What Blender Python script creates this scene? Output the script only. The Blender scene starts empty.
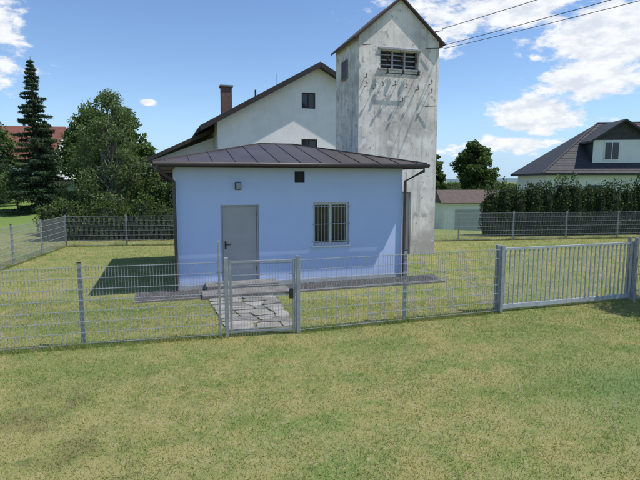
import bpy, math, random
import numpy as np
from mathutils import Vector
random.seed(4); rng=np.random.default_rng(7)
S=bpy.context.scene
S.view_settings.view_transform='Standard'; S.view_settings.look='None'; S.view_settings.exposure=0
COL=S.collection
# ------------------------------------------------------------------ helpers
def empty(name,loc=(0,0,0),rz=0):
    e=bpy.data.objects.new(name,None); e.location=loc; e.rotation_euler=(0,0,rz); e.empty_display_size=.3
    COL.objects.link(e); return e
class MB:
    def __init__(s): s.v=[];s.f=[];s.m=[]
    def box(s,a,b,m=0):
        x0,y0,z0=a;x1,y1,z1=b;n=len(s.v)
        s.v+=[(x0,y0,z0),(x1,y0,z0),(x1,y1,z0),(x0,y1,z0),(x0,y0,z1),(x1,y0,z1),(x1,y1,z1),(x0,y1,z1)]
        for q in ((0,3,2,1),(4,5,6,7),(0,1,5,4),(1,2,6,5),(2,3,7,6),(3,0,4,7)):
            s.f.append([n+i for i in q]);s.m.append(m)
    def poly(s,pts,m=0):
        n=len(s.v);s.v+=[tuple(p) for p in pts];s.f.append(list(range(n,n+len(pts))));s.m.append(m)
    def tube(s,pts,r,n=6,m=0,cap=True):
        pts=[Vector(p) for p in pts]
        if not hasattr(r,'__len__'): r=[r]*len(pts)
        base=len(s.v)
        for i,p in enumerate(pts):
            d=(pts[min(i+1,len(pts)-1)]-pts[max(i-1,0)]).normalized()
            up=Vector((0,0,1)) if abs(d.z)<.9 else Vector((1,0,0))
            a=d.cross(up).normalized();b=d.cross(a)
            for k in range(n):
                t=2*math.pi*(k+.5)/n
                s.v.append(tuple(p+a*math.cos(t)*r[i]+b*math.sin(t)*r[i]))
        for i in range(len(pts)-1):
            for k in range(n):
                s.f.append([base+i*n+k,base+i*n+(k+1)%n,base+(i+1)*n+(k+1)%n,base+(i+1)*n+k]);s.m.append(m)
        if cap:
            s.f.append([base+k for k in range(n)]);s.m.append(m)
            s.f.append([base+(len(pts)-1)*n+k for k in range(n)][::-1]);s.m.append(m)
    def obox(s,p0,p1,w,z0,z1,m=0,zb=None):
        p0=Vector(p0[:2]);p1=Vector(p1[:2]);d=(p1-p0).normalized();nn=Vector((-d.y,d.x))*w/2
        c=[p0-nn,p1-nn,p1+nn,p0+nn];n=len(s.v)
        for z in (z0,z1):
            s.v+=[(q.x,q.y,z) for q in c]
        for q in ((0,3,2,1),(4,5,6,7),(0,1,5,4),(1,2,6,5),(2,3,7,6),(3,0,4,7)):
            s.f.append([n+i for i in q]);s.m.append(m)
    def build(s,name,mats,parent=None,smooth=False,bevel=0):
        me=bpy.data.meshes.new(name);me.from_pydata(s.v,[],s.f)
        if not isinstance(mats,(list,tuple)): mats=[mats]
        for m in mats: me.materials.append(m)
        me.polygons.foreach_set('material_index',s.m)
        if smooth: me.polygons.foreach_set('use_smooth',[True]*len(s.f))
        me.update();o=bpy.data.objects.new(name,me);COL.objects.link(o)
        if parent: o.parent=parent
        if bevel:
            b=o.modifiers.new('bev','BEVEL');b.width=bevel;b.segments=2;b.limit_method='ANGLE'
        return o
def np_mesh(name,V,k,mat,shade=None,parent=None):
    n=len(V)//k;me=bpy.data.meshes.new(name)
    me.vertices.add(len(V));me.vertices.foreach_set('co',V.astype(np.float32).ravel())
    me.loops.add(len(V));me.loops.foreach_set('vertex_index',np.arange(len(V),dtype=np.int32))
    me.polygons.add(n);me.polygons.foreach_set('loop_start',np.arange(0,len(V),k,dtype=np.int32))
    me.polygons.foreach_set('loop_total',np.full(n,k,dtype=np.int32))
    me.update(calc_edges=True)
    if shade is not None:
        a=me.attributes.new('shade','FLOAT','POINT');a.data.foreach_set('value',np.repeat(shade,k).astype(np.float32))
    me.materials.append(mat)
    o=bpy.data.objects.new(name,me);COL.objects.link(o)
    if parent:o.parent=parent
    return o
class NT:
    def __init__(s,name,world=False):
        if world: s.t=name.node_tree
        else:
            s.mat=bpy.data.materials.new(name);s.mat.use_nodes=True;s.t=s.mat.node_tree
        s.t.nodes.clear()
    def n(s,typ,ins=None,**kw):
        nd=s.t.nodes.new(typ)
        for k,v in kw.items(): setattr(nd,k,v)
        for k,v in (ins or {}).items():
            if isinstance(v,bpy.types.NodeSocket): s.t.links.new(v,nd.inputs[k])
            else: nd.inputs[k].default_value=v
        return nd
    def math(s,op,a,b=0,clamp=False):
        return s.n('ShaderNodeMath',{0:a,1:b},operation=op,use_clamp=clamp).outputs[0]
    def noise(s,vec,scale,detail=5,rough=.55,dist=0):
        return s.n('ShaderNodeTexNoise',{'Vector':vec,'Scale':scale,'Detail':detail,'Roughness':rough,'Distortion':dist}).outputs['Fac']
    def ramp(s,fac,a,b,lo=0.0,hi=1.0):
        return s.n('ShaderNodeMapRange',{0:fac,1:a,2:b,3:lo,4:hi},interpolation_type='SMOOTHSTEP').outputs[0]
    def mix(s,f,a,b,bt='MIX'):
        nd=s.t.nodes.new('ShaderNodeMix');nd.data_type='RGBA';nd.blend_type=bt
        for i,v in ((0,f),(6,a),(7,b)):
            if isinstance(v,bpy.types.NodeSocket): s.t.links.new(v,nd.inputs[i])
            else: nd.inputs[i].default_value=(v if i==0 else (*v,1) if len(v)==3 else v)
        return nd.outputs[2]
    def scl(s,vec,sc):
        return s.n('ShaderNodeVectorMath',{0:vec,1:sc},operation='MULTIPLY').outputs[0]
def surf(name,c1,c2,scale=3,rough=.8,bump=.2,bscale=60,metal=0,stretch=(1,1,1),dirt=None,spec=.3,dist=.01,fine=0.12):
    t=NT(name);co=t.n('ShaderNodeTexCoord').outputs['Object'];v=t.scl(co,stretch)
    f=t.ramp(t.noise(v,scale,5,.62),.32,.68)
    col=t.mix(f,c1,c2)
    g=t.noise(co,bscale,3,.6)
    col=t.mix(t.ramp(g,.3,.7,0,fine*2),col,tuple(x*.55 for x in c1))
    if dirt:
        z=t.n('ShaderNodeSeparateXYZ',{0:co}).outputs[2]
        m=t.math('ADD',z,t.math('MULTIPLY',t.math('SUBTRACT',t.noise(co,5,6),.5),dirt[1]*1.4))
        col=t.mix(t.ramp(m,dirt[0],dirt[1],.75,0),col,dirt[2])
        st=t.noise(t.scl(co,(5,5,.35)),1.3,6,.65)
        col=t.mix(t.ramp(st,.52,.75,0,.14),col,dirt[2])
    b=t.n('ShaderNodeBump',{'Height':g,'Strength':bump,'Distance':dist}).outputs[0]
    p=t.n('ShaderNodeBsdfPrincipled',{'Base Color':col,'Roughness':rough,'Metallic':metal,'Normal':b,'Specular IOR Level':spec})
    t.n('ShaderNodeOutputMaterial',{0:p.outputs[0]});return t.mat
def leafmat(name,dark,light,trans=.3,hue=None):
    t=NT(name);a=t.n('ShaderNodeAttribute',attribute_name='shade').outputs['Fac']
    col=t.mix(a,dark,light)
    d=t.n('ShaderNodeBsdfPrincipled',{'Base Color':col,'Roughness':.65,'Specular IOR Level':.25}).outputs[0]
    tr=t.n('ShaderNodeBsdfTranslucent',{'Color':t.mix(.35,col,(.2,.3,.03))}).outputs[0]
    t.n('ShaderNodeOutputMaterial',{0:t.n('ShaderNodeMixShader',{0:trans,1:d,2:tr}).outputs[0]});return t.mat

# ------------------------------------------------------------------ materials
M_blue=surf('blue_render',(.51,.62,.88),(.535,.645,.89),1.2,.9,.25,90,dirt=(.02,.38,(.44,.52,.68)),fine=.03)
M_plinth=surf('plinth_grey',(.50,.51,.52),(.40,.41,.41),3,.9,.3,60)
M_roofmetal=surf('brown_sheet_metal',(.068,.055,.051),(.098,.082,.075),1.0,.45,.04,12,metal=.3,spec=.5,fine=.04)
M_fascia=surf('dark_fascia',(.035,.028,.027),(.05,.04,.038),3,.5,.05,20)
M_soffit=surf('soffit_wood',(.16,.14,.125),(.12,.10,.09),3,.8,.1,30,stretch=(1,8,1))
M_doorgrey=surf('grey_door_paint',(.38,.375,.375),(.42,.415,.41),2,.5,.05,40,fine=.03)
M_frame=surf('window_frame_white',(.72,.71,.70),(.78,.77,.76),5,.5,.03,40)
M_glass=surf('window_glass',(.012,.014,.018),(.022,.026,.03),1,.08,0,2,spec=.6)
M_galv=surf('galvanised_steel',(.40,.43,.445),(.50,.53,.545),9,.55,.08,50,metal=.15,spec=.5)
M_wire=surf('galvanised_wire',(.32,.34,.345),(.41,.43,.435),9,.55,.0,50,metal=.15,spec=.4)
M_galvd=surf('galvanised_steel_weathered',(.28,.30,.31),(.37,.39,.40),9,.55,.08,50,metal=.15,spec=.5)
M_dark=surf('dark_metal',(.03,.03,.03),(.05,.05,.05),9,.5,.05,50)
M_gravel=surf('grey_gravel',(.19,.185,.18),(.10,.10,.10),14,.95,1,70,dist=.03,fine=.3)
M_conc=surf('weathered_concrete',(.26,.25,.235),(.14,.135,.13),3.5,.92,.4,60,fine=.25)
M_stone=surf('natural_stone_slab',(.37,.35,.315),(.19,.18,.16),2.3,.9,.6,30,fine=.3)
M_porc=surf('brown_porcelain',(.06,.035,.03),(.09,.05,.04),5,.25,.0,20)
M_brick=surf('chimney_brick',(.20,.12,.095),(.13,.09,.08),7,.9,.5,40)
def plaster(name,c1,c2,streak,sa,patch,pa,light,la,base_dirt,bsc=.55,zr_=.2):
    t=NT(name);co=t.n('ShaderNodeTexCoord').outputs['Object']
    z=t.n('ShaderNodeSeparateXYZ',{0:co}).outputs[2]
    base=t.mix(t.ramp(t.noise(co,1.1,5,.65),.35,.65),c1,c2)
    st=t.noise(t.scl(co,(3.6,3.6,zr_)),1.5,6,.65)
    base=t.mix(t.ramp(st,.50,.68,0,sa),base,streak)
    sp=t.noise(co,3.6,7,.72,.4)
    base=t.mix(t.ramp(sp,.55,.63,0,pa),base,patch)
    big=t.noise(co,bsc,4,.6)
    base=t.mix(t.ramp(big,.46,.66,0,sa*.8),base,streak)
    base=t.mix(t.ramp(t.noise(co,2.1,6,.7),.58,.63,0,la),base,light)
    base=t.mix(t.ramp(t.math('ADD',z,t.noise(co,3,4)),.6,1.8,.5,0),base,base_dirt)
    b=t.n('ShaderNodeBump',{'Height':t.math('ADD',sp,t.math('MULTIPLY',t.noise(co,40,3),.4)),'Strength':.4,'Distance':.02}).outputs[0]
    p=t.n('ShaderNodeBsdfPrincipled',{'Base Color':base,'Roughness':.95,'Normal':b,'Specular IOR Level':.2})
    t.n('ShaderNodeOutputMaterial',{0:p.outputs[0]});return t.mat
M_tower=plaster('weathered_tower_plaster',(.82,.765,.69),(.66,.61,.555),(.40,.365,.325),.8,(.37,.335,.30),.8,(.85,.82,.77),.7,(.34,.32,.29))
M_housewhite=plaster('house_render_white',(.86,.83,.80),(.79,.76,.73),(.62,.59,.56),.25,(.70,.67,.63),.2,(.87,.85,.82),.3,(.5,.48,.45),.3,.6)
M_wood=surf('dark_brown_wood',(.05,.033,.024),(.085,.055,.04),5,.8,.2,20,stretch=(6,6,.5))
M_tiled=surf('dark_roof_tiles',(.055,.045,.042),(.085,.072,.066),3,.8,.3,14)
M_tileg=surf('anthracite_roof_tiles',(.045,.045,.048),(.07,.07,.075),3,.7,.3,14)
M_tiler=surf('red_roof_tiles',(.22,.085,.06),(.15,.065,.05),3,.85,.3,14)
M_tileb=surf('brown_roof_tiles',(.13,.095,.08),(.09,.07,.06),3,.85,.3,14)
M_bark=surf('bark',(.11,.085,.065),(.06,.05,.04),6,.95,.8,25,stretch=(3,3,.6))
M_birch=surf('birch_bark',(.30,.28,.25),(.12,.105,.09),5,.9,.4,25,stretch=(1,1,3))
def lawn_color(t,co):
    n1=t.noise(co,.35,3,.6); n2=t.noise(co,1.7,4,.65,.3); n3=t.noise(co,9,3,.7)
    x,y=[t.n('ShaderNodeSeparateXYZ',{0:co}).outputs[i] for i in (0,1)]
    col=t.mix(t.ramp(n2,.38,.62),(.345,.315,.125),(.215,.27,.082))
    col=t.mix(t.ramp(n1,.45,.62,0,.65),col,(.155,.235,.062))
    col=t.mix(t.ramp(n3,.50,.68,0,.7),col,(.44,.375,.205))
    n4=t.noise(co,4.2,3,.6)
    col=t.mix(t.ramp(n4,.56,.66,0,.5),col,(.13,.20,.055))
    mv=t.math('SINE',t.math('ADD',t.math('MULTIPLY',t.math('SUBTRACT',y,t.math('MULTIPLY',x,.27)),5.2),t.math('MULTIPLY',n2,1.5)))
    col=t.mix(t.ramp(mv,-.6,.9,0,.28),col,(.39,.345,.16))
    g=t.n('ShaderNodeVectorMath',{0:co,1:(4.8,6.0,0)},operation='DISTANCE').outputs['Value']
    col=t.mix(t.ramp(t.math('ADD',g,t.math('MULTIPLY',n2,2.5)),1.4,3.6,.6,0),col,(.10,.225,.075))
    e=t.n('ShaderNodeVectorMath',{0:co,1:(-3.0,5.4,0)},operation='DISTANCE').outputs['Value']
    em=t.math('MULTIPLY',t.ramp(e,.3,2.4,1,0),t.ramp(n2,.48,.62,0,1))
    col=t.mix(t.math('MULTIPLY',em,.5),col,(.23,.16,.09))
    return col,n3,em
def lawn_mat(blade):
    t=NT('grass_blades' if blade else 'lawn_ground')
    co=t.n('ShaderNodeTexCoord').outputs['Object'];col,n3,em=lawn_color(t,co)
    if blade:
        a=t.n('ShaderNodeAttribute',attribute_name='shade').outputs['Fac']
        col=t.mix(a,t.mix(1.0,col,(1.0,1.15,.85),'MULTIPLY'),t.mix(.5,col,(.58,.51,.27)))
        d=t.n('ShaderNodeBsdfDiffuse',{'Color':col}).outputs[0]
        tr=t.n('ShaderNodeBsdfTranslucent',{'Color':col}).outputs[0]
        t.n('ShaderNodeOutputMaterial',{0:t.n('ShaderNodeMixShader',{0:.4,1:d,2:tr}).outputs[0]})
    else:
        f=t.noise(co,60,3,.7)
        col=t.mix(t.ramp(f,.35,.7,0,.5),col,(.13,.125,.05))
        y=t.n('ShaderNodeSeparateXYZ',{0:co}).outputs[1]
        far=t.mix(t.ramp(t.noise(co,.012,3),.4,.6),(.10,.17,.045),(.20,.20,.08))
        col=t.mix(t.ramp(y,24,32),col,t.mix(t.ramp(y,70,140),(.15,.23,.06),far))
        b=t.n('ShaderNodeBump',{'Height':t.math('ADD',n3,f),'Strength':.8,'Distance':.03}).outputs[0]
        p=t.n('ShaderNodeBsdfPrincipled',{'Base Color':col,'Roughness':.95,'Normal':b,'Specular IOR Level':.1})
        t.n('ShaderNodeOutputMaterial',{0:p.outputs[0]})
    return t.mat
M_lawn=lawn_mat(False);M_blade=lawn_mat(True)
L_tree=leafmat('leaves_ash',(.035,.065,.018),(.10,.16,.04))
L_light=leafmat('leaves_birch',(.06,.10,.04),(.17,.235,.09),.35)
L_spruce=leafmat('spruce_needles',(.018,.036,.018),(.05,.09,.04),.1)
L_thuja=leafmat('thuja_foliage',(.016,.034,.010),(.058,.098,.028),.12,)
L_bush=leafmat('bush_leaves',(.028,.055,.014),(.095,.15,.038),.25)

# ------------------------------------------------------------------ terrain
def sst(x): x=max(0,min(1,x));return x*x*(3-2*x)
def H(x,y):
    z=-2.0*sst((y-26)/18)*sst((x-2)/9)
    z+=.9*sst((y-26)/14)*sst((-x-9)/6)*(1-sst((y-60)/60))
    z+=-3*sst((y-110)/400)
    return z
def axis(lim,near,step):
    a=list(np.arange(-near,near+.01,step));v=near;s=step
    while v<lim: s*=1.25;v+=s;a.append(v);a.insert(0,-v)
    return a
xs=axis(4200,40,2.0);ys=[y+10 for y in axis(4200,50,2.0)]
g=MB();g.v=[(x,y,H(x,y)) for y in ys for x in xs];nx=len(xs)
for j in range(len(ys)-1):
    for i in range(nx-1):
        a=j*nx+i;g.f.append([a,a+1,a+nx+1,a+nx]);g.m.append(0)
g.build('ground',M_lawn,smooth=True)

def wall(mb,L,Hh,ops,depth=.14,m=0,y=0,x0=0,z0=0):
    X=sorted({x0,x0+L,*[o[0] for o in ops],*[o[1] for o in ops]});Z=sorted({z0,Hh,*[o[2] for o in ops],*[o[3] for o in ops]})
    for i in range(len(X)-1):
        for j in range(len(Z)-1):
            cx=(X[i]+X[i+1])/2;cz=(Z[j]+Z[j+1])/2
            if any(o[0]<cx<o[1] and o[2]<cz<o[3] for o in ops): continue
            mb.poly([(X[i],y,Z[j]),(X[i+1],y,Z[j]),(X[i+1],y,Z[j+1]),(X[i],y,Z[j+1])],m)
    for a,b,c,d in ops:
        mb.poly([(a,y,c),(a,y+depth,c),(b,y+depth,c),(b,y,c)][::-1],m)
        mb.poly([(a,y,d),(b,y,d),(b,y+depth,d),(a,y+depth,d)][::-1],m)
        mb.poly([(a,y,c),(a,y,d),(a,y+depth,d),(a,y+depth,c)],m)
        mb.poly([(b,y,c),(b,y+depth,c),(b,y+depth,d),(b,y,d)],m)
RZ=math.atan2(.295,.955)

# ------------------------------------------------------------------ blue utility building
B=empty('blue_utility_building',(-3.557,12.46,0),RZ)
W,D,HT=6.17,5.0,3.17
mb=MB();wall(mb,W,HT,[(1.06,2.05,.14,2.16),(3.53,4.57,1.02,2.2),(3.02,3.30,2.74,3.03)])
mb.poly([(0,D,0),(0,0,0),(0,0,HT),(0,D,HT)]);mb.poly([(W,0,0),(W,D,0),(W,D,HT),(W,0,HT)]);mb.poly([(W,D,0),(0,D,0),(0,D,HT),(W,D,HT)])
mb.build('walls',M_blue,B)
mb=MB();mb.box((-.012,-.012,0),(1.05,D+.012,.13));mb.box((2.06,-.012,0),(W+.012,D+.012,.13));mb.build('plinth',M_plinth,B)
mb=MB();mb.box((1.06,.05,.14),(1.11,.13,2.16));mb.box((2.0,.05,.14),(2.05,.13,2.16));mb.box((1.11,.05,2.11),(2.0,.13,2.16))
mb.build('door_frame',M_doorgrey,B)
mb=MB();mb.box((1.115,.07,.155),(1.995,.12,2.105));mb.build('door',M_doorgrey,B,bevel=.006)
mb=MB();mb.box((1.16,.055,1.02),(1.20,.07,1.22));mb.tube([(1.18,.03,1.13),(1.30,.03,1.13)],.011,8);mb.tube([(1.18,.06,1.13),(1.18,.03,1.13)],.011,8)
for z in (.4,1.85): mb.tube([(1.99,.06,z),(1.99,.06,z+.12)],.012,8)
mb.build('door_handle',M_dark,B)
mb=MB()
a,b,c,d=3.53,4.57,1.02,2.2
for q in (((a,.07,c),(a+.07,.13,d)),((b-.07,.07,c),(b,.13,d)),((a+.07,.07,c),(b-.07,.13,c+.07)),((a+.07,.07,d-.07),(b-.07,.13,d)),(((a+b)/2-.035,.068,c+.07),((a+b)/2+.035,.128,d-.07))): mb.box(*q)
mb.build('window_frame',M_frame,B)
mb=MB();mb.box((a+.05,.10,c+.05),(b-.05,.115,d-.05));mb.build('window_glass',M_glass,B)
mb=MB();mb.box((a-.05,-.05,c-.045),(b+.05,.07,c-.002));mb.build('window_sill',M_frame,B,bevel=.005)
mb=MB()
for i in range(11):
    x=a+.04+i*(b-a-.08)/10;mb.tube([(x,-.012,c+.02),(x,-.012,d-.02)],.0065,6)
for z in (c+.12,(c+d)/2,d-.12): mb.box((a-.02,-.016,z-.009),(b+.02,-.002,z+.009))
mb.build('window_security_bars',M_wire,B)
mb=MB();mb.box((3.02,.09,2.74),(3.30,.12,3.03))
for i in range(6): mb.box((3.03,.03,2.76+i*.045),(3.29,.085,2.775+i*.045))
mb.build('vent_grille',M_dark,B)
mb=MB();mb.box((1.44,-.03,2.55),(1.60,0,2.75),1);mb.box((1.455,-.10,2.57),(1.585,-.03,2.73),0);mb.build('wall_lamp',[M_galvd,M_dark],B,bevel=.012)
o=.42;z0=HT-.03
mb=MB();mb.poly([(-o,-o,z0),(-o,D+o,z0),(W+o,D+o,z0),(W+o,-o,z0)]);mb.build('soffit',M_soffit,B)
mb=MB();e=.03
for p,q in (((-o-e,-o-e),(W+o+e,-o)),((-o-e,D+o),(W+o+e,D+o+e)),((-o-e,-o),(-o,D+o)),((W+o,-o),(W+o+e,D+o))):
    mb.box((p[0],p[1],z0-.03),(q[0],q[1],z0+.10))
mb.build('fascia',M_fascia,B)
zr=z0+.10;za=3.90;r0=W/2-.55;r1=W/2+.55;E=o+.07
C=[(-E,-E,zr),(W+E,-E,zr),(W+E,D+E,zr),(-E,D+E,zr)];P0=(r0,D/2,za);P1=(r1,D/2,za)
mb=MB();mb.poly([C[0],C[1],P1,P0]);mb.poly([C[1],C[2],P1]);mb.poly([C[2],C[3],P0,P1]);mb.poly([C[3],C[0],P0]);mb.poly(C[::-1])
mb.build('roof_sheet',M_roofmetal,B)
mb=MB()
def seam(p,q,r=.014):
    mb.tube([Vector(p)+Vector((0,0,.01)),Vector(q)+Vector((0,0,.01))],r,4)
for p,q in ((C[0],P0),(C[1],P1),(C[2],P1),(C[3],P0),(P0,P1)): seam(p,q,.03)
k=np.arange(-E+.25,W+E,.55)
for x in k:
    for yy,sg in ((-E,1),(D+E,-1)):
        if x<r0: f=(x+E)/(r0+E)
        elif x>r1: f=(W+E-x)/(W+E-r1)
        else: f=1
        seam((x,yy,zr),(x,yy+sg*(D/2+E)*f,zr+(za-zr)*f))
for y in np.arange(-E+.25,D+E,.55):
    f=1-abs(y-D/2)/(D/2+E)
    seam((-E,y,zr),(-E+(r0+E)*f,y,zr+(za-zr)*f));seam((W+E,y,zr),(W+E-(W+E-r1)*f,y,zr+(za-zr)*f))
mb.build('roof_seams',M_roofmetal,B)
mb=MB();gz=zr-.05
for p,q in (((-E-.03,-E-.05,gz),(W+E+.03,-E-.05,gz)),((-E-.05,-E,gz),(-E-.05,D+E,gz)),((W+E+.05,-E,gz),(W+E+.05,D+E,gz))):
    mb.tube([p,q],.055,8)
mb.build('gutter',M_roofmetal,B,smooth=True)
mb=MB()
mb.tube([(-E+.05,-E-.04,gz),(-E+.05,-E-.04,gz-.14),(-.06,-.09,gz-.42),(-.06,-.09,.05)],.042,8)
mb.tube([(W+E-.1,-E-.04,gz),(W+E-.1,-E-.04,gz-.14),(W+.06,-.06,gz-.42),(W+.06,-.06,.05)],.042,8)
mb.build('downpipe',M_roofmetal,B,smooth=False)
ST=empty('door_steps',(-3.557,12.46,0),RZ)
mb=MB();mb.box((.48,-1.18,.0),(2.62,-.56,.10));mb.box((.62,-.555,0),(2.45,-.015,.19));mb.build('step_slabs',M_conc,ST,bevel=.018)
A=empty('gravel_apron',(-3.557,12.46,0),RZ)
mb=MB();mb.poly([(-1.05,-1.0,.012),(7.0,-.95,.012),(7.3,.1,.012),(-1.05,.1,.012)]);
mb.box((-1.05,-1.06,0),(.46,-1.0,.045),1);mb.box((2.66,-1.06,0),(7.0,-1.0,.045),1)
mb.build('gravel_bed',[M_gravel,M_conc],A)
n=7000;P=np.zeros((n,3));P[:,0]=rng.uniform(-1,7,n);P[:,1]=rng.uniform(-.98,-.03,n)
keep=~((P[:,0]>.45)&(P[:,0]<2.66));P=P[keep];n=len(P);r=rng.uniform(.008,.022,n)
tv=[]
for kx in range(4):
    ang=np.zeros(n)+kx*1.571
    tv.append(P+np.stack([np.cos(ang)*r,np.sin(ang)*r,.012+0*r],1))
top=P+np.stack([0*r,0*r,.014+r],1)
V=np.concatenate([np.stack([tv[i],tv[(i+1)%4],top],1) for i in range(4)],0).reshape(-1,3)
np_mesh('pebbles',V,3,M_gravel,parent=A)
PT=empty('stone_slab_path',(-3.557,12.46,0),RZ)
mb=MB();mb.poly([(.72,-3.85,.008),(2.02,-3.85,.008),(2.25,-1.2,.008),(.60,-1.2,.008)],1)
rows=[]
NR=9
for r_ in range(NR+1):
    t_=r_/NR;yy=-3.86+t_*2.66;x0_=.72-.10*t_;x1_=2.04+.18*t_
    nc=5;rows.append([(x0_+(x1_-x0_)*c/(nc-1)+ (random.uniform(-.11,.11) if 0<c<nc-1 else random.uniform(-.05,.05)),yy+random.uniform(-.09,.09)*(0 if r_ in(0,NR) else 1)) for c in range(nc)])
for r_ in range(NR):
    c=0
    while c<4:
        span=2 if (c<3 and random.random()<.3) else 1
        q=[rows[r_][k] for k in range(c,c+span+1)]+[rows[r_+1][k] for k in range(c+span,c-1,-1)]
        cx=sum(p[0] for p in q)/len(q);cy=sum(p[1] for p in q)/len(q);sh=random.uniform(.88,.94)
        q=[(cx+(p[0]-cx)*sh,cy+(p[1]-cy)*sh) for p in q]
        qq=[]
        for i in range(len(q)):
            p=q[i];pr=q[i-1];nx_=q[(i+1)%len(q)];f=random.uniform(.08,.2)
            qq+=[(p[0]+(pr[0]-p[0])*f,p[1]+(pr[1]-p[1])*f),(p[0]+(nx_[0]-p[0])*f,p[1]+(nx_[1]-p[1])*f)]
        zt=random.uniform(.022,.04);mi=random.choice((0,0,2))
        mb.poly([(a_,b_,zt) for a_,b_ in qq],mi)
        for i in range(len(qq)):
            p=qq[i];q2=qq[(i+1)%len(qq)];mb.poly([(p[0],p[1],0),(q2[0],q2[1],0),(q2[0],q2[1],zt),(p[0],p[1],zt)],mi)
        c+=span
mb.build('slabs',[M_stone,surf('path_joint_soil',(.15,.16,.07),(.10,.11,.05),6,.95,.6,60),surf('darker_stone_slab',(.25,.24,.22),(.15,.145,.13),3,.9,.6,30,fine=.3)],PT)

# ------------------------------------------------------------------ transformer tower
T=empty('transformer_tower',(1.35,17.93,0),RZ)
tw,td,te,ta=3.12,2.45,7.75,9.08
mb=MB()
OP=[(.80,2.30,6.72,7.35)]
DO=(1.55,2.12,.05,2.35)
wall(mb,tw,te,OP+[DO],.35)
mb.poly([(0,0,te),(tw,0,te),(tw/2,0,ta)])
mb.poly([(tw,td,0),(0,td,0),(0,td,te),(tw/2,td,ta),(tw,td,te)])
mb.poly([(tw,0,0),(tw,td,0),(tw,td,te),(tw,0,te)])
mb.poly([(0,td,0),(0,0,0),(0,0,te),(0,td,te)])
mb.build('tower_walls',M_tower,T)
mb=MB()
t_=.09;ov=.17;sl=(ta-te)/(tw/2)
for sg in (-1,1):
    xe=tw/2+sg*(tw/2+ov);ze=ta-sl*(tw/2+ov)
    p=[(tw/2,-.10,ta+.02),(xe,-.10,ze+.02),(xe,td+.10,ze+.02),(tw/2,td+.10,ta+.02)]
    q=[(a_,b_,c_+t_) for a_,b_,c_ in p]
    mb.poly(q if sg>0 else q[::-1]);mb.poly(p[::-1] if sg>0 else p)
    for i in range(4): mb.poly([p[i],p[(i+1)%4],q[(i+1)%4],q[i]])
mb.build('tower_roof',M_tileb,T)
mb=MB()
for sg in (-1,1):
    xe=tw/2+sg*(tw/2+ov);ze=ta-sl*(tw/2+ov)
    mb.tube([(tw/2,-.12,ta+.03),(xe,-.12,ze+.03)],.035,4)
mb.build('verge_boards',M_fascia,T)
mb=MB();mb.box((.80,.28,6.72),(2.30,.33,7.35));mb.box((DO[0],.2,DO[2]),(DO[1],.25,DO[3]));mb.build('tower_recess_panels',[M_dark],T)
mb=MB();mb.box((DO[0]+.02,.12,DO[2]),(DO[1]-.02,.19,DO[3]-.02));mb.build('tower_door',M_doorgrey,T)
mb=MB()
mb.box((.72,-.05,7.36),(2.38,.0,7.42));mb.box((.72,-.05,6.66),(2.38,-.001,6.715))
for i in range(4): mb.box((.80+i*.48,.10,6.725),(.86+i*.48,.16,7.345))
for i in range(3):mb.box((.86,.18,6.86+i*.17),(2.24,.21,6.90+i*.17))
mb.build('opening_frame',M_galvd,T)
mb=MB();
for i in range(3):
    x=1.0+i*.55;yy=-.20
    mb.tube([(x,-.04,7.30),(x,yy,7.24),(x,yy,7.12)],.014,5,1)
    zz=7.12
    for kk in range(3):
        mb.tube([(x,yy,zz-.0),(x,yy,zz-.03),(x,yy,zz-.065)],[.022,.055,.026],8,0);zz-=.065
    mb.tube([(x,yy,zz),(x+.02,.1,6.80)],.008,4,1)
mb.box((.95,-.22,6.50),(2.25,-.19,6.53),1)
for x in (1.0,1.6,2.2): mb.tube([(x,0,6.515),(x,-.22,6.515)],.014,4,1);mb.tube([(x,-.205,6.53),(x,-.205,6.60),(x,-.205,6.67)],[.04,.045,.022],8,0)
mb.build('insulator_row',[M_porc,M_dark],T)
mb=MB()
def hook(x,z,s=1,y=0,L=.30):
    mb.tube([(x,y,z),(x,y-L,z-.01),(x,y-L,z+.06)],.014,5,1)
    mb.tube([(x,y-L,z+.06),(x,y-L,z+.10),(x,y-L,z+.14)],[.032,.035,.018],8,0)
for x,z in ((.22,6.35),(.22,6.05),(.55,6.0),(.85,6.10),(1.30,6.14),(1.75,6.08),(2.2,6.02),(.95,5.65),(1.6,5.6),(2.75,6.25),(2.75,5.95)):
    hook(x,z,L=random.uniform(.14,.24))
for x0_,x1_,z in ((.10,.42,7.42),(2.55,3.05,7.48),(2.55,3.0,5.45)):
    mb.tube([(x0_,-.08,z),(x1_,-.16,z+.03)],.014,5,1)
mb.build('bracket_insulators',[M_galvd,M_dark],T)
mb=MB();mb.box((-.03,1.15,6.55),(-.002,1.65,7.15),1);mb.box((-.045,1.10,6.50),(-.031,1.70,6.55),0);mb.box((-.045,1.10,7.15),(-.031,1.70,7.20),0)
mb.box((-.045,1.10,6.55),(-.031,1.15,7.15),0);mb.box((-.045,1.65,6.55),(-.031,1.70,7.15),0);mb.build('side_window',[M_conc,M_dark],T)
PL=empty('utility_pole',(23.0,-6.0,0))
mb=MB();mb.tube([(0,0,0),(0,0,9.6)],[.16,.10],12);mb.tube([(-.9,-.6,9.0),(.9,.6,9.0)],.05,6);mb.tube([(-.6,-.4,8.4),(.6,.4,8.4)],.05,6);mb.build('pole_and_arms',M_bark,PL)
mb=MB()
for x,y in ((-.85,-.57),(.85,.57),(-.55,-.37),(.55,.37)):
    z=9.05 if abs(x)>.7 else 8.45
    mb.tube([(x,y,z),(x,y,z+.05),(x,y,z+.13)],[.04,.05,.03],8)
mb.build('pole_insulators',M_porc,PL)
WR=empty('overhead_wires')
mb=MB()
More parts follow.
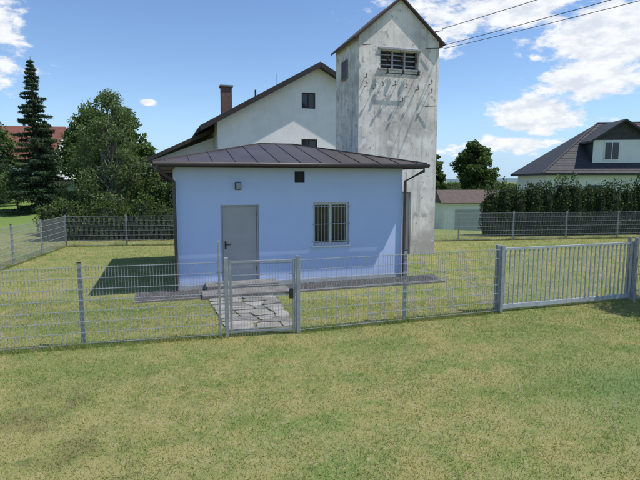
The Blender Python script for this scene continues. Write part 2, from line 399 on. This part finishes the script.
def wire(p,q,sag,r=.011):
    p=Vector(p);q=Vector(q)
    mb.tube([p.lerp(q,i/30)-Vector((0,0,sag*4*(i/30)*(1-i/30))) for i in range(31)],r,4)
wire((4.40,18.78,8.20),(22.15,-6.57,9.18),.35)
wire((4.42,18.80,7.62),(23.85,-5.43,9.18),.35)
wire((4.45,18.75,7.50),(23.55,-5.63,8.58),.40,.010)
mb.build('wire_strands',M_dark,WR)
mb=MB();mb.tube([(4.15,18.84,8.12),(4.42,18.76,8.14),(4.42,18.76,8.22)],.016,5);mb.tube([(4.2,18.9,7.55),(4.45,18.78,7.56),(4.45,18.78,7.64)],.016,5);mb.build('wire_brackets',M_dark,WR)

# ------------------------------------------------------------------ white gabled house behind
Hs=empty('white_gabled_house',(-.1,28,0),RZ)
hw,ez,az_,dp=5.45,5.98,8.85,13
wl=[(-.93,-.16,6.66,7.5),(-.95,-.05,3.9,5.02),(-3.6,-2.6,1.2,2.4),(1.5,2.5,3.9,5.0)]
mb=MB();wall(mb,2*hw,ez-.15,[o_ for o_ in wl if o_[3]<ez-.2],.15,x0=-hw)
zt=ez-.15
a,b,c,d=wl[0]
s2=(az_-zt)/hw
def gz_(x): return az_-s2*abs(x)
mb.poly([(-hw,0,zt),(a,0,zt),(a,0,gz_(a))]);mb.poly([(b,0,zt),(hw,0,zt),(0,0,az_),(b,0,gz_(b))])
mb.poly([(a,0,zt),(b,0,zt),(b,0,c),(a,0,c)]);mb.poly([(a,0,d),(b,0,d),(b,0,gz_(b)),(a,0,gz_(a))])
mb.poly([(a,0,c),(a,.15,c),(a,.15,d),(a,0,d)]);mb.poly([(b,0,c),(b,.15,c),(b,.15,d),(b,0,d)]);mb.poly([(a,0,d),(b,0,d),(b,.15,d),(a,.15,d)]);mb.poly([(a,0,c),(b,0,c),(b,.15,c),(a,.15,c)])
mb.poly([(-hw,dp,0),(-hw,0,0),(-hw,0,zt),(-hw,dp,zt)]);mb.poly([(hw,0,0),(hw,dp,0),(hw,dp,zt),(hw,0,zt)])
mb.poly([(hw,dp,0),(-hw,dp,0),(-hw,dp,zt),(0,dp,az_),(hw,dp,zt)])
mb.build('house_walls',M_housewhite,Hs)
mb=MB()
for a,b,c,d in wl:
    mb.box((a,.10,c),(b,.13,d),1)
    for q in (((a,.06,c),(a+.06,.10,d)),((b-.06,.06,c),(b,.10,d)),((a+.06,.06,c),(b-.06,.10,c+.06)),((a+.06,.06,d-.06),(b-.06,.10,d)),(((a+b)/2-.03,.055,c+.06),((a+b)/2+.03,.098,d-.06))): mb.box(*q)
mb.build('house_windows',[M_wood,M_glass],Hs)
def gable_roof(mb,hw,zt,az,y0,y1,ov,th,m=0,cx=0):
    s=(az-zt)/hw
    for sg in (-1,1):
        xe=cx+sg*(hw+ov);ze=az-s*(hw+ov)
        p=[(cx,y0,az+.02),(xe,y0,ze+.02),(xe,y1,ze+.02),(cx,y1,az+.02)];q=[(a,b,c+th) for a,b,c in p]
        mb.poly(q if sg>0 else q[::-1],m);mb.poly(p[::-1] if sg>0 else p,m)
        for i in range(4): mb.poly([p[i],p[(i+1)%4],q[(i+1)%4],q[i]],m)
mb=MB();gable_roof(mb,hw,zt,az_,-.45,dp+.6,.9,.2);mb.build('house_roof',M_tiled,Hs)
mb=MB()
for sg in (-1,1): mb.tube([(0,-.48,az_+.05),(sg*(hw+.9),-.48,az_+.05-s2*(hw+.9))],.15,4)
mb.tube([(-hw-.98,-.4,az_-s2*(hw+.9)),(-hw-.98,dp,az_-s2*(hw+.9))],.08,6)
mb.build('barge_boards',M_fascia,Hs)
mb=MB();mb.box((-4.85,3.2,5.6),(-4.25,3.8,8.15));mb.box((-4.92,3.13,8.15),(-4.18,3.87,8.24),1);mb.build('chimney',[M_brick,M_conc],Hs)
mb=MB();mb.tube([(-3,2.5,az_-s2*3+.1),(-3,2.5,az_-s2*3+.75)],.05,8);mb.tube([(-1.4,4,az_-s2*1.4),(-1.4,4,az_+.35)],.02,5);mb.build('roof_vent_pipe',M_dark,Hs)
mb=MB();wx0,wx1=-9.1,-hw-.01;wy0,wy1=2.2,10
mb.poly([(wx0,wy0,0),(wx1,wy0,0),(wx1,wy0,5.15),(wx0,wy0,3.75)]);mb.poly([(wx0,wy1,0),(wx0,wy0,0),(wx0,wy0,3.75),(wx0,wy1,3.75)])
mb.build('wing_walls',M_housewhite,Hs)
mb=MB();p=[(-9.9,1.5,3.35),(-hw-.02,1.5,5.45),(-hw-.02,10.5,5.45),(-9.9,10.5,3.35)];q=[(a,b,c+.2) for a,b,c in p];mb.poly(q);mb.poly(p[::-1])
for i in range(4): mb.poly([p[i],p[(i+1)%4],q[(i+1)%4],q[i]])
mb.build('wing_roof',M_tiled,Hs)
mb=MB();mb.box((-9.6,1.7,0),(-9.45,1.85,3.45));mb.box((-9.6,1.9,1.0),(-7.3,1.98,3.5));mb.box((-9.45,1.7,3.2),(-6,1.85,3.36));mb.build('wooden_lean_to',M_wood,Hs)

# ------------------------------------------------------------------ right house with dormer
R=empty('dormer_house',(23.9,44,-1.35),math.radians(-6))
M_bw=surf('bright_white_render',(.82,.80,.79),(.76,.745,.735),1,.9,.1,60)
mb=MB();RX0,RX1,RD=-3.9,11.0,9.0;re=5.2;ra=9.3
mb.poly([(RX0,0,-1),(RX1,0,-1),(RX1,0,re),(RX0,0,re)]);mb.poly([(RX0,RD,-1),(RX0,0,-1),(RX0,0,re),(RX0,RD,re)])
mb.poly([(RX1,0,-1),(RX1,RD,-1),(RX1,RD,re),(RX1,RD/2,ra),(RX1,0,re)]);mb.poly([(RX1,RD,-1),(RX0,RD,-1),(RX0,RD,re),(RX1,RD,re)])
mb.build('walls',M_bw,R)
mb=MB();s3=(ra-re)/(RD/2);ze=ra-s3*(RD/2+.7);HX=RX0-.6+6.4
def slab(p,th=.2):
    q=[(a,b,c+th) for a,b,c in p];mb.poly(q);mb.poly(p[::-1])
    for i in range(len(p)): mb.poly([p[i],p[(i+1)%len(p)],q[(i+1)%len(p)],q[i]])
for sg in (-1,1):
    ye=RD/2+sg*(RD/2+.7)
    slab([(HX,RD/2,ra),(RX0-.6,ye,ze),(RX1+.6,ye,ze),(RX1+.6,RD/2,ra)])
slab([(RX0-.6,-.7,ze),(HX,RD/2,ra),(RX0-.6,RD+.7,ze)],.197)
for i in range(22):
    f=i/22;yy=-.7+f*(RD/2+.7);zz=ze+f*(ra-ze)+.2
    mb.tube([(RX0-.6+6.4*f,yy,zz+.005),(RX1+.6,yy,zz+.005)],.02,4)
mb.tube([(RX0-.6,-.7,ze+.2),(HX,RD/2,ra+.2),(RX1+.6,RD/2,ra+.2)],.10,6)
mb.build('roof',M_tileg,R)
dx0,dx1=-.1,4.6
mb=MB();DE=7.6;DA=9.15
mb.poly([(dx0,.25,re+.4),(dx1,.25,re+.4),(dx1,.25,DE),(dx0,.25,DE)],4)
mb.poly([(dx0,.25,DE),(dx1,.25,DE),((dx0+dx1)/2,.25,DA)],0)
mb.poly([(dx0,.25,re),(dx0,.25,DE),(dx0,5,DE),(dx0,5,re)],1);mb.poly([(dx1,.25,re),(dx1,5,re),(dx1,5,DE),(dx1,.25,DE)],1)
wx=(dx0+dx1)/2-1.35
mb.box((wx-.1,.2,5.85),(wx+1.2,.235,7.5),3);mb.box((wx,.18,5.95),(wx+1.1,.199,7.4),2)
mb.box((wx+.52,.165,5.95),(wx+.58,.179,7.4),3)
mb.build('dormer',[M_tileg,M_tileg,M_glass,M_frame,M_bw],R)
mb=MB();gable_roof(mb,(dx1-dx0)/2,DE,DA,-.3,6,.4,.18,cx=(dx0+dx1)/2);mb.build('dormer_roof',M_tileg,R)
mb=MB();
for xx in (-3,-.5,6): mb.box((xx,-.04,2.4),(xx+1.2,-.005,3.7),0)
mb.build('windows',M_glass,R)

G=empty('garage_building',(11.5,44,-2.0),.06)
mb=MB();mb.box((-.6,0,0),(5.2,5,2.75),0);mb.box((.4,-.03,0),(2.8,-.002,2.2),1);mb.build('garage_walls',[M_bw,M_doorgrey],G)
mb=MB();mb.poly([(-1,-.5,2.8),(5.6,-.5,2.8),(5.2,2.5,3.9),(-.6,2.5,3.9)]);mb.poly([(5.6,5.5,2.8),(-1,5.5,2.8),(-.6,2.5,3.9),(5.2,2.5,3.9)]);mb.poly([(5.6,-.5,2.8),(5.6,5.5,2.8),(5.2,2.5,3.9)]);mb.poly([(-1,5.5,2.8),(-1,-.5,2.8),(-.6,2.5,3.9)]);mb.poly([(-1,-.5,2.78),(-1,5.5,2.78),(5.6,5.5,2.78),(5.6,-.5,2.78)])
mb.build('garage_roof',M_tileb,G)
F=empty('red_roofed_farmhouse',(-38.0,57,.8),.15)
mb=MB();mb.box((-7,0,-.5),(7,9,4.4),0);mb.poly([(-7,0,4.4),(-7,4.5,8.2),(-7,9,4.4)]);mb.poly([(7,0,4.4),(7,9,4.4),(7,4.5,8.2)]);
for xx in (-5,-2,1,4): mb.box((xx,-.04,2.2),(xx+1.1,-.005,3.5),1)
mb.build('walls',[M_bw,M_glass],F)
mb=MB()
for sg in (-1,1): slab([(-7.6,4.5,8.3),(-7.6,4.5+sg*5.2,3.9),(7.6,4.5+sg*5.2,3.9),(7.6,4.5,8.3)])
mb.build('roof',M_tiler,F)
Wt=empty('white_outbuilding',(-31.5,49,.8),.1)
mb=MB();mb.box((-7,0,-.5),(7.5,3,1.9),0);mb.box((-7.3,-.3,1.9),(7.8,3.3,2.06),1)
for xx in (-4.5,-1,2.5,5.2): mb.box((xx,-.03,0.1),(xx+1.1,-.003,1.6),2)
mb.build('outbuilding_body',[M_bw,M_tiled,M_doorgrey],Wt)

# ------------------------------------------------------------------ fences
def post(mb,p,h,w=.06,m=1,ang=RZ):
    d=Vector((math.cos(ang),math.sin(ang)))*w/2;p=Vector(p[:2])
    mb.obox(p-d,p+d,w*.75,0,h,m);mb.obox(p-d*1.12,p+d*1.12,w*.75*1.14,h,h+.012,2)
def mesh_fill(mb,p0,p1,z0,z1,off=0,vs=.05,rv=.0025,rh=.004):
    p0=Vector(p0[:2]);p1=Vector(p1[:2]);L=(p1-p0).length;d=(p1-p0)/L;nn=Vector((-d.y,d.x))
    k=int(L/vs)
    for i in range(k+1):
        q=p0+d*(i*L/k);mb.obox(q-d*rv,q+d*rv,rv*2,z0,z1,0)
    nh=int(round((z1-z0-.03)/.2))
    for j in range(nh+1):
        z=z0+.02+j*(z1-z0-.04)/nh
        for s in (-1,1):
            a=p0+nn*s*(rv+rh);b=p1+nn*s*(rv+rh);mb.obox(a,b,rh*2,z-rh,z+rh,0)
def fence(pts,h=1.38,gap=.04,name='wire_mesh_fence',posts=True,maxl=2.45,skipfirst=False,skiplast=False):
    E_=empty(name);mb=MB();pm=MB()
    for i in range(len(pts)-1):
        a=Vector(pts[i]);b=Vector(pts[i+1]);L=(b-a).length;k=max(1,round(L/maxl));ang=math.atan2(b.y-a.y,b.x-a.x)
        for j in range(k):
            p=a.lerp(b,j/k);q=a.lerp(b,(j+1)/k);mesh_fill(mb,p,q,gap,h)
            if not(skipfirst and i==0 and j==0):
                off=Vector((math.sin(ang),-math.cos(ang)))*-.04
                post(pm,p+off,h+.05,ang=ang)
        if i==len(pts)-2 and not skiplast: post(pm,b,h+.05,ang=ang)
    mb.build('panels',M_wire,E_);pm.build('posts',[M_galvd,M_galvd,M_dark],E_)
fl=(-8.7,6.9);gl=(-1.66,8.70);gr=(-.40,8.95);sp=(3.82,10.34);sr=(7.30,11.42)
fence([fl,(-6.4,7.52),(-4.0,8.17),gl],skiplast=True)
fence([gr,(1.69,9.66),sp],skipfirst=True,skiplast=True)
fence([fl,(-10.7,20.9)],h=1.30,skipfirst=True,skiplast=True)
fence([(-10.7,20.9),(6.4,22.9),(17,24.3)],h=1.30)
fence([sr,(10.5,12.4)],skipfirst=True)
fence([(10.5,12.4),(17,24.3)],skipfirst=True,skiplast=True)
PG=empty('pedestrian_gate');mb=MB()
dv=(Vector(gr)-Vector(gl)).normalized();ang=math.atan2(dv.y,dv.x)
a=Vector(gl);b=Vector(gr)
mb.obox(a-dv*.035,a+dv*.035,.07,0,1.44);mb.obox(b-dv*.035,b+dv*.035,.07,0,1.44)
q=a-dv*.12;mb.obox(q-dv*.02,q+dv*.02,.04,0,1.74)
mb.build('gate_posts',M_galvd,PG,bevel=.004)
mb=MB();i0=a+dv*.075;i1=b-dv*.075
for z in (.07,1.34): mb.obox(i0,i1,.036,z,z+.038)
for p in (i0,i1): mb.obox(p-dv*.02,p+dv*.02,.042,.066,1.385)
mb.build('gate_leaf_frame',M_galvd,PG)
mb=MB();mesh_fill(mb,i0+dv*.03,i1-dv*.03,.12,1.335);mb.build('gate_mesh',M_wire,PG)
mb=MB();p=i1-dv*.05;mb.obox(p-dv*.035,p+dv*.035,.06,.66,.84);nn=Vector((dv.y,-dv.x));h0=p+nn*.06
mb.tube([(p.x,p.y,.78),(h0.x,h0.y,.78),((h0-dv*.12).x,(h0-dv*.12).y,.78)],.010,6);mb.build('gate_lock',M_dark,PG)
SG=empty('sliding_gate');mb=MB()
dv=(Vector(sr)-Vector(sp)).normalized();a=Vector(sp);b=Vector(sr);nn=Vector((-dv.y,dv.x))
for p,hh in ((a,1.44),(a+nn*.16,1.44),(b,1.48),(b+nn*.18,1.48)): mb.obox(p-dv*.035,p+dv*.035,.07,0,hh)
mb.build('gate_posts',M_galvd,SG,bevel=.004)
mb=MB();i0=a+nn*.08+dv*.02;i1=b+nn*.08-dv*.02
mb.obox(i0,i1,.06,.07,.16);mb.obox(i0,i1,.045,1.33,1.375)
for p in (i0,i1): mb.obox(p-dv*.025,p+dv*.025,.056,.161,1.40)
k=30;L=(i1-i0).length
for i in range(1,k):
    p=i0+dv*(L*i/k);mb.obox(p-dv*.0125,p+dv*.0125,.025,.161,1.329)
mb.build('gate_leaf',M_galv,SG)

# ------------------------------------------------------------------ foliage
def rand_dirs(n):
    v=rng.normal(size=(n,3));return v/np.linalg.norm(v,axis=1,keepdims=True)
def quads(P,size,flat=0,aspect=.6):
    n=len(P);N=rand_dirs(n);N[:,2]+=flat;N/=np.linalg.norm(N,axis=1,keepdims=True)
    A=np.cross(N,rand_dirs(n));A/=np.linalg.norm(A,axis=1,keepdims=True)+1e-9;Bv=np.cross(N,A)
    s=(size*rng.uniform(.6,1.3,n))[:,None]
    return np.stack([P-A*s,P-Bv*s*aspect,P+A*s,P+Bv*s*aspect],1).reshape(-1,3)
def clump_points(c,r,n):
    d=rand_dirs(n);rad=rng.uniform(.15,1,n)**.45
    rough=1+.18*np.sin(d[:,0]*7+c[0]*3)+.15*np.sin(d[:,2]*9+c[1]*5)
    return np.array(c)+d*(np.array(r)*(rad*rough)[:,None])
def broad_tree(name,x,y,zb,ht,w,n,leaf,mat,bark,seed,low=.2,nclump=26,stems=1,cs=1.0,spread=.85):
    random.seed(seed);E_=empty(name,(x,y,zb));mb=MB();allP=[];sh=[]
    cl=[]
    for i in range(nclump):
        t=(i+.5)/nclump;z=ht*(low+(1-low)*t);
        prof=math.sin(math.pi*min(1,.18+.80*t))**.75
        rr=w*.5*prof*random.uniform(.25,spread);a=i*2.4+random.uniform(-.5,.5)
        cr=w*random.uniform(.13,.22)*(.6+.6*prof)*cs
        cl.append(((rr*math.cos(a),rr*math.sin(a),min(z,ht-cr*.7)),(cr,cr,cr*random.uniform(.6,.95))))
    cl.append(((0,0,ht*.94),(w*.1,w*.1,ht*.07)))
    for s in range(stems):
        ox=(s-(stems-1)/2)*.5
        mb.tube([(ox,0,-.3),(ox*1.2+.08,.05,ht*.3),(ox*1.6-.05,-.03,ht*.6),(ox*1.2,0,ht*.92)],[.016*ht,.011*ht,.007*ht,.002*ht],9)
    for c,r in cl:
        zs=max(ht*.12,c[2]-.22*ht);mb.tube([(0,0,zs),(c[0]*.5,c[1]*.5,(zs+c[2])/2-.05),c],[.006*ht,.004*ht,.0015*ht],5)
    tot=sum(r[0]*r[1] for _,r in cl)
    for c,r in cl:
        m=int(n*r[0]*r[1]/tot);P=clump_points(c,r,m);allP.append(P)
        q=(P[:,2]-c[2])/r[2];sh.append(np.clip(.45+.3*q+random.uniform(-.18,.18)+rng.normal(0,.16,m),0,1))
    P=np.concatenate(allP);k=P[:,2]>.05;P=P[k];sd=np.concatenate(sh)[k]
    mb.build('trunk_and_limbs',bark,E_,smooth=True);np_mesh('foliage',quads(P,leaf),4,mat,sd,E_);return E_
def spruce(name,x,y,zb,ht,w,mat,seed,dens=1):
    random.seed(seed);E_=empty(name,(x,y,zb));mb=MB();mb.tube([(0,0,-.3),(0,0,ht*.5),(0,0,ht)],[.02*ht,.012*ht,.01],8)
    Pl=[];sd=[];z=ht*.06
    while z<ht*.985:
        f=1-z/ht;L0=w/2*(f**.85)*1.0;nb=int(6+5*f)
        for i in range(nb):
            a=random.uniform(0,6.283);L=L0*random.uniform(.5,1.18)+.06
            dx,dy=math.cos(a),math.sin(a)
            tip=(dx*L,dy*L,z-L*.28+ .12*L)
            mb.tube([(0,0,z),(dx*L*.6,dy*L*.6,z-L*.26),tip],[.012*f+.01,.008,.003],4)
            m=int((40+150*L)*dens);s=rng.uniform(.08,1,m)**.8
            px=dx*L*s;py=dy*L*s;pz=z-L*.42*s+.27*L*s*s
            wd=.18*L*(1.15-s)+.05
            off=rng.normal(0,1,m)*wd
            P=np.stack([px-dy*off,py+dx*off,pz-np.abs(rng.normal(0,.10,m))*(.4+L*.35)],1)
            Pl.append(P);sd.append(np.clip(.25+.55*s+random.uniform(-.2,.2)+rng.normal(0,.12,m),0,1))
        z+=ht*.030*(.5+.7*f)+.06
    mb.build('trunk_and_branches',M_bark,E_);np_mesh('needles',quads(np.concatenate(Pl),.10,aspect=.3),4,mat,np.concatenate(sd),E_)
def mass(name,blobs,n,leaf,mat,core=None):
    E_=empty(name);Pl=[];sd=[];tot=sum(r[0]*r[2] for _,r in blobs);mb=MB()
    for c,r in blobs:
        m=int(n*r[0]*r[2]/tot);d=rand_dirs(m);rad=1-np.abs(rng.normal(0,.13,m))
        ro=1+.10*np.sin(d[:,0]*9+c[0]*5)+.10*np.sin(d[:,2]*11+c[0]*7)+.06*np.sin(d[:,1]*17)
        P=np.array(c)+d*np.array(r)*(rad*ro)[:,None];Pl.append(P)
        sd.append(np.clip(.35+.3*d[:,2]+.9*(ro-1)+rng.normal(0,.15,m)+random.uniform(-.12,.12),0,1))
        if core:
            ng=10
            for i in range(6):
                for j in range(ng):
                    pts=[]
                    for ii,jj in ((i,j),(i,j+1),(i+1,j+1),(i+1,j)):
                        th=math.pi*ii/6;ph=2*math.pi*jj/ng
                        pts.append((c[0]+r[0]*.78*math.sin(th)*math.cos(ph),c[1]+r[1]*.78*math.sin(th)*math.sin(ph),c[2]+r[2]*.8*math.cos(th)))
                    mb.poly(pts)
    P=np.concatenate(Pl);np_mesh('leaves',quads(P,leaf),4,mat,np.concatenate(sd),E_)
    if core: mb.build('light_block_core',core,E_)  # solid dark ellipsoids added inside the foliage to block light
M_core=surf('inner_shade_core',(.012,.02,.008),(.02,.03,.012),4,.95,.1,20)  # near-black green painted as the shade inside the foliage masses

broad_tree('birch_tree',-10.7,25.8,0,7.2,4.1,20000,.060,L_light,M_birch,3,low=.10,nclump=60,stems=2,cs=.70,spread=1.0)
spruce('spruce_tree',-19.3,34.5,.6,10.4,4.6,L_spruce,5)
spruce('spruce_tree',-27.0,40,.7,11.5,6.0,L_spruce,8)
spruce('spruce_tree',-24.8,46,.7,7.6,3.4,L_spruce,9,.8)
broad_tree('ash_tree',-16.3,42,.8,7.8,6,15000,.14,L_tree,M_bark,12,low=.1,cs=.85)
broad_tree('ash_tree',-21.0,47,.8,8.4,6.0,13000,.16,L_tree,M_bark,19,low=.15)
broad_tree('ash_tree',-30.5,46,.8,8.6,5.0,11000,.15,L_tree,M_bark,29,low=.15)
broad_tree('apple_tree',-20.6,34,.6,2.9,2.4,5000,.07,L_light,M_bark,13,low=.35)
broad_tree('apple_tree',-23.0,38,.8,2.7,2.2,4000,.07,L_light,M_bark,24,low=.4)
broad_tree('linden_tree',18.3,60,-2.4,9.6,5.6,22000,.17,L_tree,M_bark,15,low=.16)
broad_tree('linden_tree',13.6,62,-2.4,9.4,4.0,14000,.17,L_tree,M_bark,16,low=.16)
broad_tree('plum_tree',8.6,10.5,0,3.5,2.7,9000,.05,L_bush,M_bark,37,low=.25)
random.seed(21)
bl=[]
for i in range(13):
    x=-12.4+i*.58;bl.append(((x,23.2+random.uniform(-.3,.9)+(x+14)*.12,.75+random.uniform(-.1,.2)),(random.uniform(.6,.95),.8,random.uniform(.75,1.25))))
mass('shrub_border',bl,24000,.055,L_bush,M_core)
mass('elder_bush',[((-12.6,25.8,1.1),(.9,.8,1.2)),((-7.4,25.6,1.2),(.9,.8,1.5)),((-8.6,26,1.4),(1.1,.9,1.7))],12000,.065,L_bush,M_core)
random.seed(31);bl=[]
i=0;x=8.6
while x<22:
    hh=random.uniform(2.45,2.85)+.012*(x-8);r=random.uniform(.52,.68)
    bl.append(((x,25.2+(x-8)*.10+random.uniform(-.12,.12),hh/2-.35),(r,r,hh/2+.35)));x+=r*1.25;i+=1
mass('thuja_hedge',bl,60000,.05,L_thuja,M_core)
random.seed(41);bl=[]
for i in range(46):
    x=random.uniform(30,190);y=random.uniform(180,260);bl.append(((x,y,-3+random.uniform(0,1)),(random.uniform(4,9),4,random.uniform(3.0,5.2))))
for i in range(20):
    x=random.uniform(22,75);y=random.uniform(95,150);bl.append(((x,y,-3.0),(random.uniform(1.8,3.5),2.5,random.uniform(2.5,4.4))))
for i in range(30):
    x=random.uniform(-110,-20);y=random.uniform(90,130);bl.append(((x,y,2),(random.uniform(4,7),4,random.uniform(4,7.5))))
mass('distant_trees',bl,50000,.5,L_tree,M_core)
mb=MB();xs_=np.linspace(-3800,3800,160)
def ridge(x,s): return 8+6*math.sin(x*.0021+s)+4*math.sin(x*.0063+s*2)+1.5*math.sin(x*.031+s)
for layer,(yy,s,k_) in enumerate(((2200,1,.75),(3000,2.6,1.4))):
    for i in range(159):
        a,b=xs_[i],xs_[i+1]
        mb.poly([(a,yy-300,-6),(b,yy-300,-6),(b,yy,ridge(b,s)*k_),(a,yy,ridge(a,s)*k_)],layer)
        mb.poly([(a,yy,ridge(a,s)*k_),(b,yy,ridge(b,s)*k_),(b,yy+400,-6),(a,yy+400,-6)],layer)
mb.build('distant_hills',[surf('hazy_forest',(.09,.14,.16),(.12,.17,.17),.01,.95,0,1),surf('hazy_far_forest',(.16,.23,.30),(.18,.25,.31),.01,.95,0,1)])  # distance haze is painted into these base colours as a blue tint

# ------------------------------------------------------------------ grass blades (one mesh)
def grass(n,x0,x1,y0,y1,h0,h1,w,bias=1.0):
    P=np.zeros((n,3));P[:,0]=rng.uniform(x0,x1,n);P[:,1]=y0+(y1-y0)*rng.uniform(0,1,n)**bias
    d=.5+.5*np.sin(P[:,0]*5.1+np.sin(P[:,1]*3.3)*2)*np.sin(P[:,1]*6.2+np.sin(P[:,0]*2.7)*2)
    P=P[rng.uniform(0,1,n)<.45+.55*d]
    c,s=math.cos(RZ),math.sin(RZ);lx=(P[:,0]+3.557)*c+(P[:,1]-12.46)*s;ly=-(P[:,0]+3.557)*s+(P[:,1]-12.46)*c
    j=rng.normal(0,.04,len(P))
    cut=((lx>-1.05+j)&(lx<7.1+j)&(ly>-1.05+j)&(ly<.1))|((lx>.45)&(lx<2.65)&(ly>-1.2)&(ly<0))|((lx>-.05)&(lx<6.2)&(ly>0)&(ly<5.05))|((lx>.72+j)&(lx<2.08+j)&(ly>-3.85+j)&(ly<-1))
    tx=(P[:,0]-1.35)*c+(P[:,1]-17.93)*s;ty=-(P[:,0]-1.35)*s+(P[:,1]-17.93)*c
    cut|=(tx>0)&(tx<3.12)&(ty>0)&(ty<2.45)
    P=P[~cut];m=len(P);a=rng.uniform(0,6.283,m);h=rng.uniform(h0,h1,m)*(.75+.5*rng.uniform(0,1,m));
    tall=rng.uniform(0,1,m)<.01;h=np.where(tall,h*1.8,h)
    W_=w*rng.uniform(.7,1.4,m);ax=np.stack([np.cos(a),np.sin(a),0*a],1)*W_[:,None]
    le=rng.normal(0,.55,(m,2))*h[:,None];tip=P+np.stack([le[:,0],le[:,1],h],1)
    V=np.stack([P-ax,P+ax,tip],1).reshape(-1,3)
    return V,rng.uniform(0,1,m)**2
v1,s1=grass(380000,-9.5,11,3.2,11.5,.018,.042,.0038,1.25)
v2,s2_=grass(170000,-13,16,9,25,.022,.045,.006)
Vt=[];St=[]
for (a,b) in ((fl,gl),(gr,sp),((-8.7,6.9),(-10.7,20.9)),((-10.7,20.9),(17,24.3))):
    a=np.array(a);b=np.array(b);L=np.linalg.norm(b-a);m=int(L*520);t=rng.uniform(0,1,m)
    P=np.zeros((m,3));P[:,:2]=a+(b-a)*t[:,None]+rng.normal(0,.035,(m,2));h=rng.uniform(.05,.16,m)*(.4+.6*np.abs(np.sin(t*L*2.3)+.5*np.sin(t*L*5.1)))
    an=rng.uniform(0,6.28,m);ax=np.stack([np.cos(an),np.sin(an),0*an],1)*.004
    Vt.append(np.stack([P-ax,P+ax,P+np.stack([rng.normal(0,.4,m)*h,rng.normal(0,.4,m)*h,h],1)],1).reshape(-1,3));St.append(rng.uniform(0,.5,m))
np_mesh('grass',np.concatenate([v1,v2]+Vt),3,M_blade,np.concatenate([s1,s2_]+St))

# ------------------------------------------------------------------ light
SUN=Vector((.99,-.10,0)).normalized();el=math.radians(62)
sd=Vector((SUN.x*math.cos(el),SUN.y*math.cos(el),math.sin(el)))
L=bpy.data.lights.new('sun','SUN');L.energy=5.0;L.angle=math.radians(.53);L.color=(1,.955,.90)
lo=bpy.data.objects.new('sun',L);COL.objects.link(lo);lo.rotation_euler=sd.to_track_quat('Z','Y').to_euler();lo.location=(20,-10,30)
w=bpy.data.worlds.new('World');S.world=w;w.use_nodes=True;t=NT(w,True)
sky=t.n('ShaderNodeTexSky',sky_type='NISHITA');sky.sun_disc=False;sky.sun_elevation=el;sky.sun_rotation=math.atan2(SUN.x,SUN.y);sky.air_density=1.0;sky.dust_density=.1;sky.ozone_density=1.5
STR=.145
co=t.n('ShaderNodeTexCoord').outputs['Generated']
dirn=t.n('ShaderNodeVectorMath',{0:co},operation='NORMALIZE').outputs[0]
blobs=[(20,16.5,.24,.05,1.0),(30,14,.18,.08,1.15),(27.2,9.6,.10,.032,1.3),(22.6,6.6,.075,.042,1.3),(20.5,3.8,.13,.020,.9),(-32,14,.075,.085,1.15),(-18.6,8.1,.022,.008,1.1),(13,13.5,.06,.02,.5),(48,10,.2,.09,1),(-55,12,.2,.08,1),(75,20,.3,.12,1),(31,5,.07,.02,.8)]
acc=None
for azd,eld,rx,rz,am in blobs:
    A_,E2=math.radians(azd),math.radians(eld);c=(math.sin(A_)*math.cos(E2),math.cos(A_)*math.cos(E2),math.sin(E2))
    df=t.n('ShaderNodeVectorMath',{0:dirn,1:c},operation='SUBTRACT').outputs[0]
    ln=t.n('ShaderNodeVectorMath',{0:t.scl(df,(1/rx,1/rx,1/rz))},operation='LENGTH').outputs['Value']
    f=t.n('ShaderNodeMapRange',{0:ln,1:0,2:1.5,3:am,4:0}).outputs[0]
    acc=f if acc is None else t.math('MAXIMUM',acc,f)
nv=t.scl(dirn,(1,1,1.9))
n1=t.noise(nv,7,6,.62,.2);n2=t.noise(t.scl(dirn,(1,1,2.2)),26,5,.6)
val=t.math('ADD',acc,t.math('MULTIPLY',t.math('SUBTRACT',n1,.5),2.2))
val=t.math('ADD',val,t.math('MULTIPLY',t.math('SUBTRACT',n2,.5),1.1))
mask=t.math('MULTIPLY',t.ramp(val,.42,.74),t.ramp(acc,0,.18))
skyc=t.n('ShaderNodeVectorMath',{0:sky.outputs[0],3:STR},operation='SCALE').outputs[0]
dz=t.n('ShaderNodeSeparateXYZ',{0:dirn}).outputs[2]
# humid summer haze: keeps the horizon pale blue rather than yellow
skyc=t.mix(t.ramp(dz,-.02,.17,.80,0),skyc,(.47,.66,.86))
skyc=t.mix(1.0,skyc,(.84,.95,1.10),'MULTIPLY')
cl=t.mix(t.ramp(n2,.35,.65),(.74,.79,.87),(1.02,1.03,1.05))
out=t.mix(t.math('MULTIPLY',mask,.94),skyc,cl)
bg=t.n('ShaderNodeBackground',{'Color':out,'Strength':1.0})
t.n('ShaderNodeOutputWorld',{0:bg.outputs[0]})
w.cycles.sampling_method='MANUAL';w.cycles.sample_map_resolution=512
# ------------------------------------------------------------------ camera
cam=bpy.data.cameras.new('camera');cam.lens=28.125;cam.sensor_width=36;cam.clip_end=9000;cam.clip_start=.05
co_=bpy.data.objects.new('camera',cam);COL.objects.link(co_);co_.location=(0,0,2.8);co_.rotation_euler=(math.radians(90-6.84),0,0);S.camera=co_
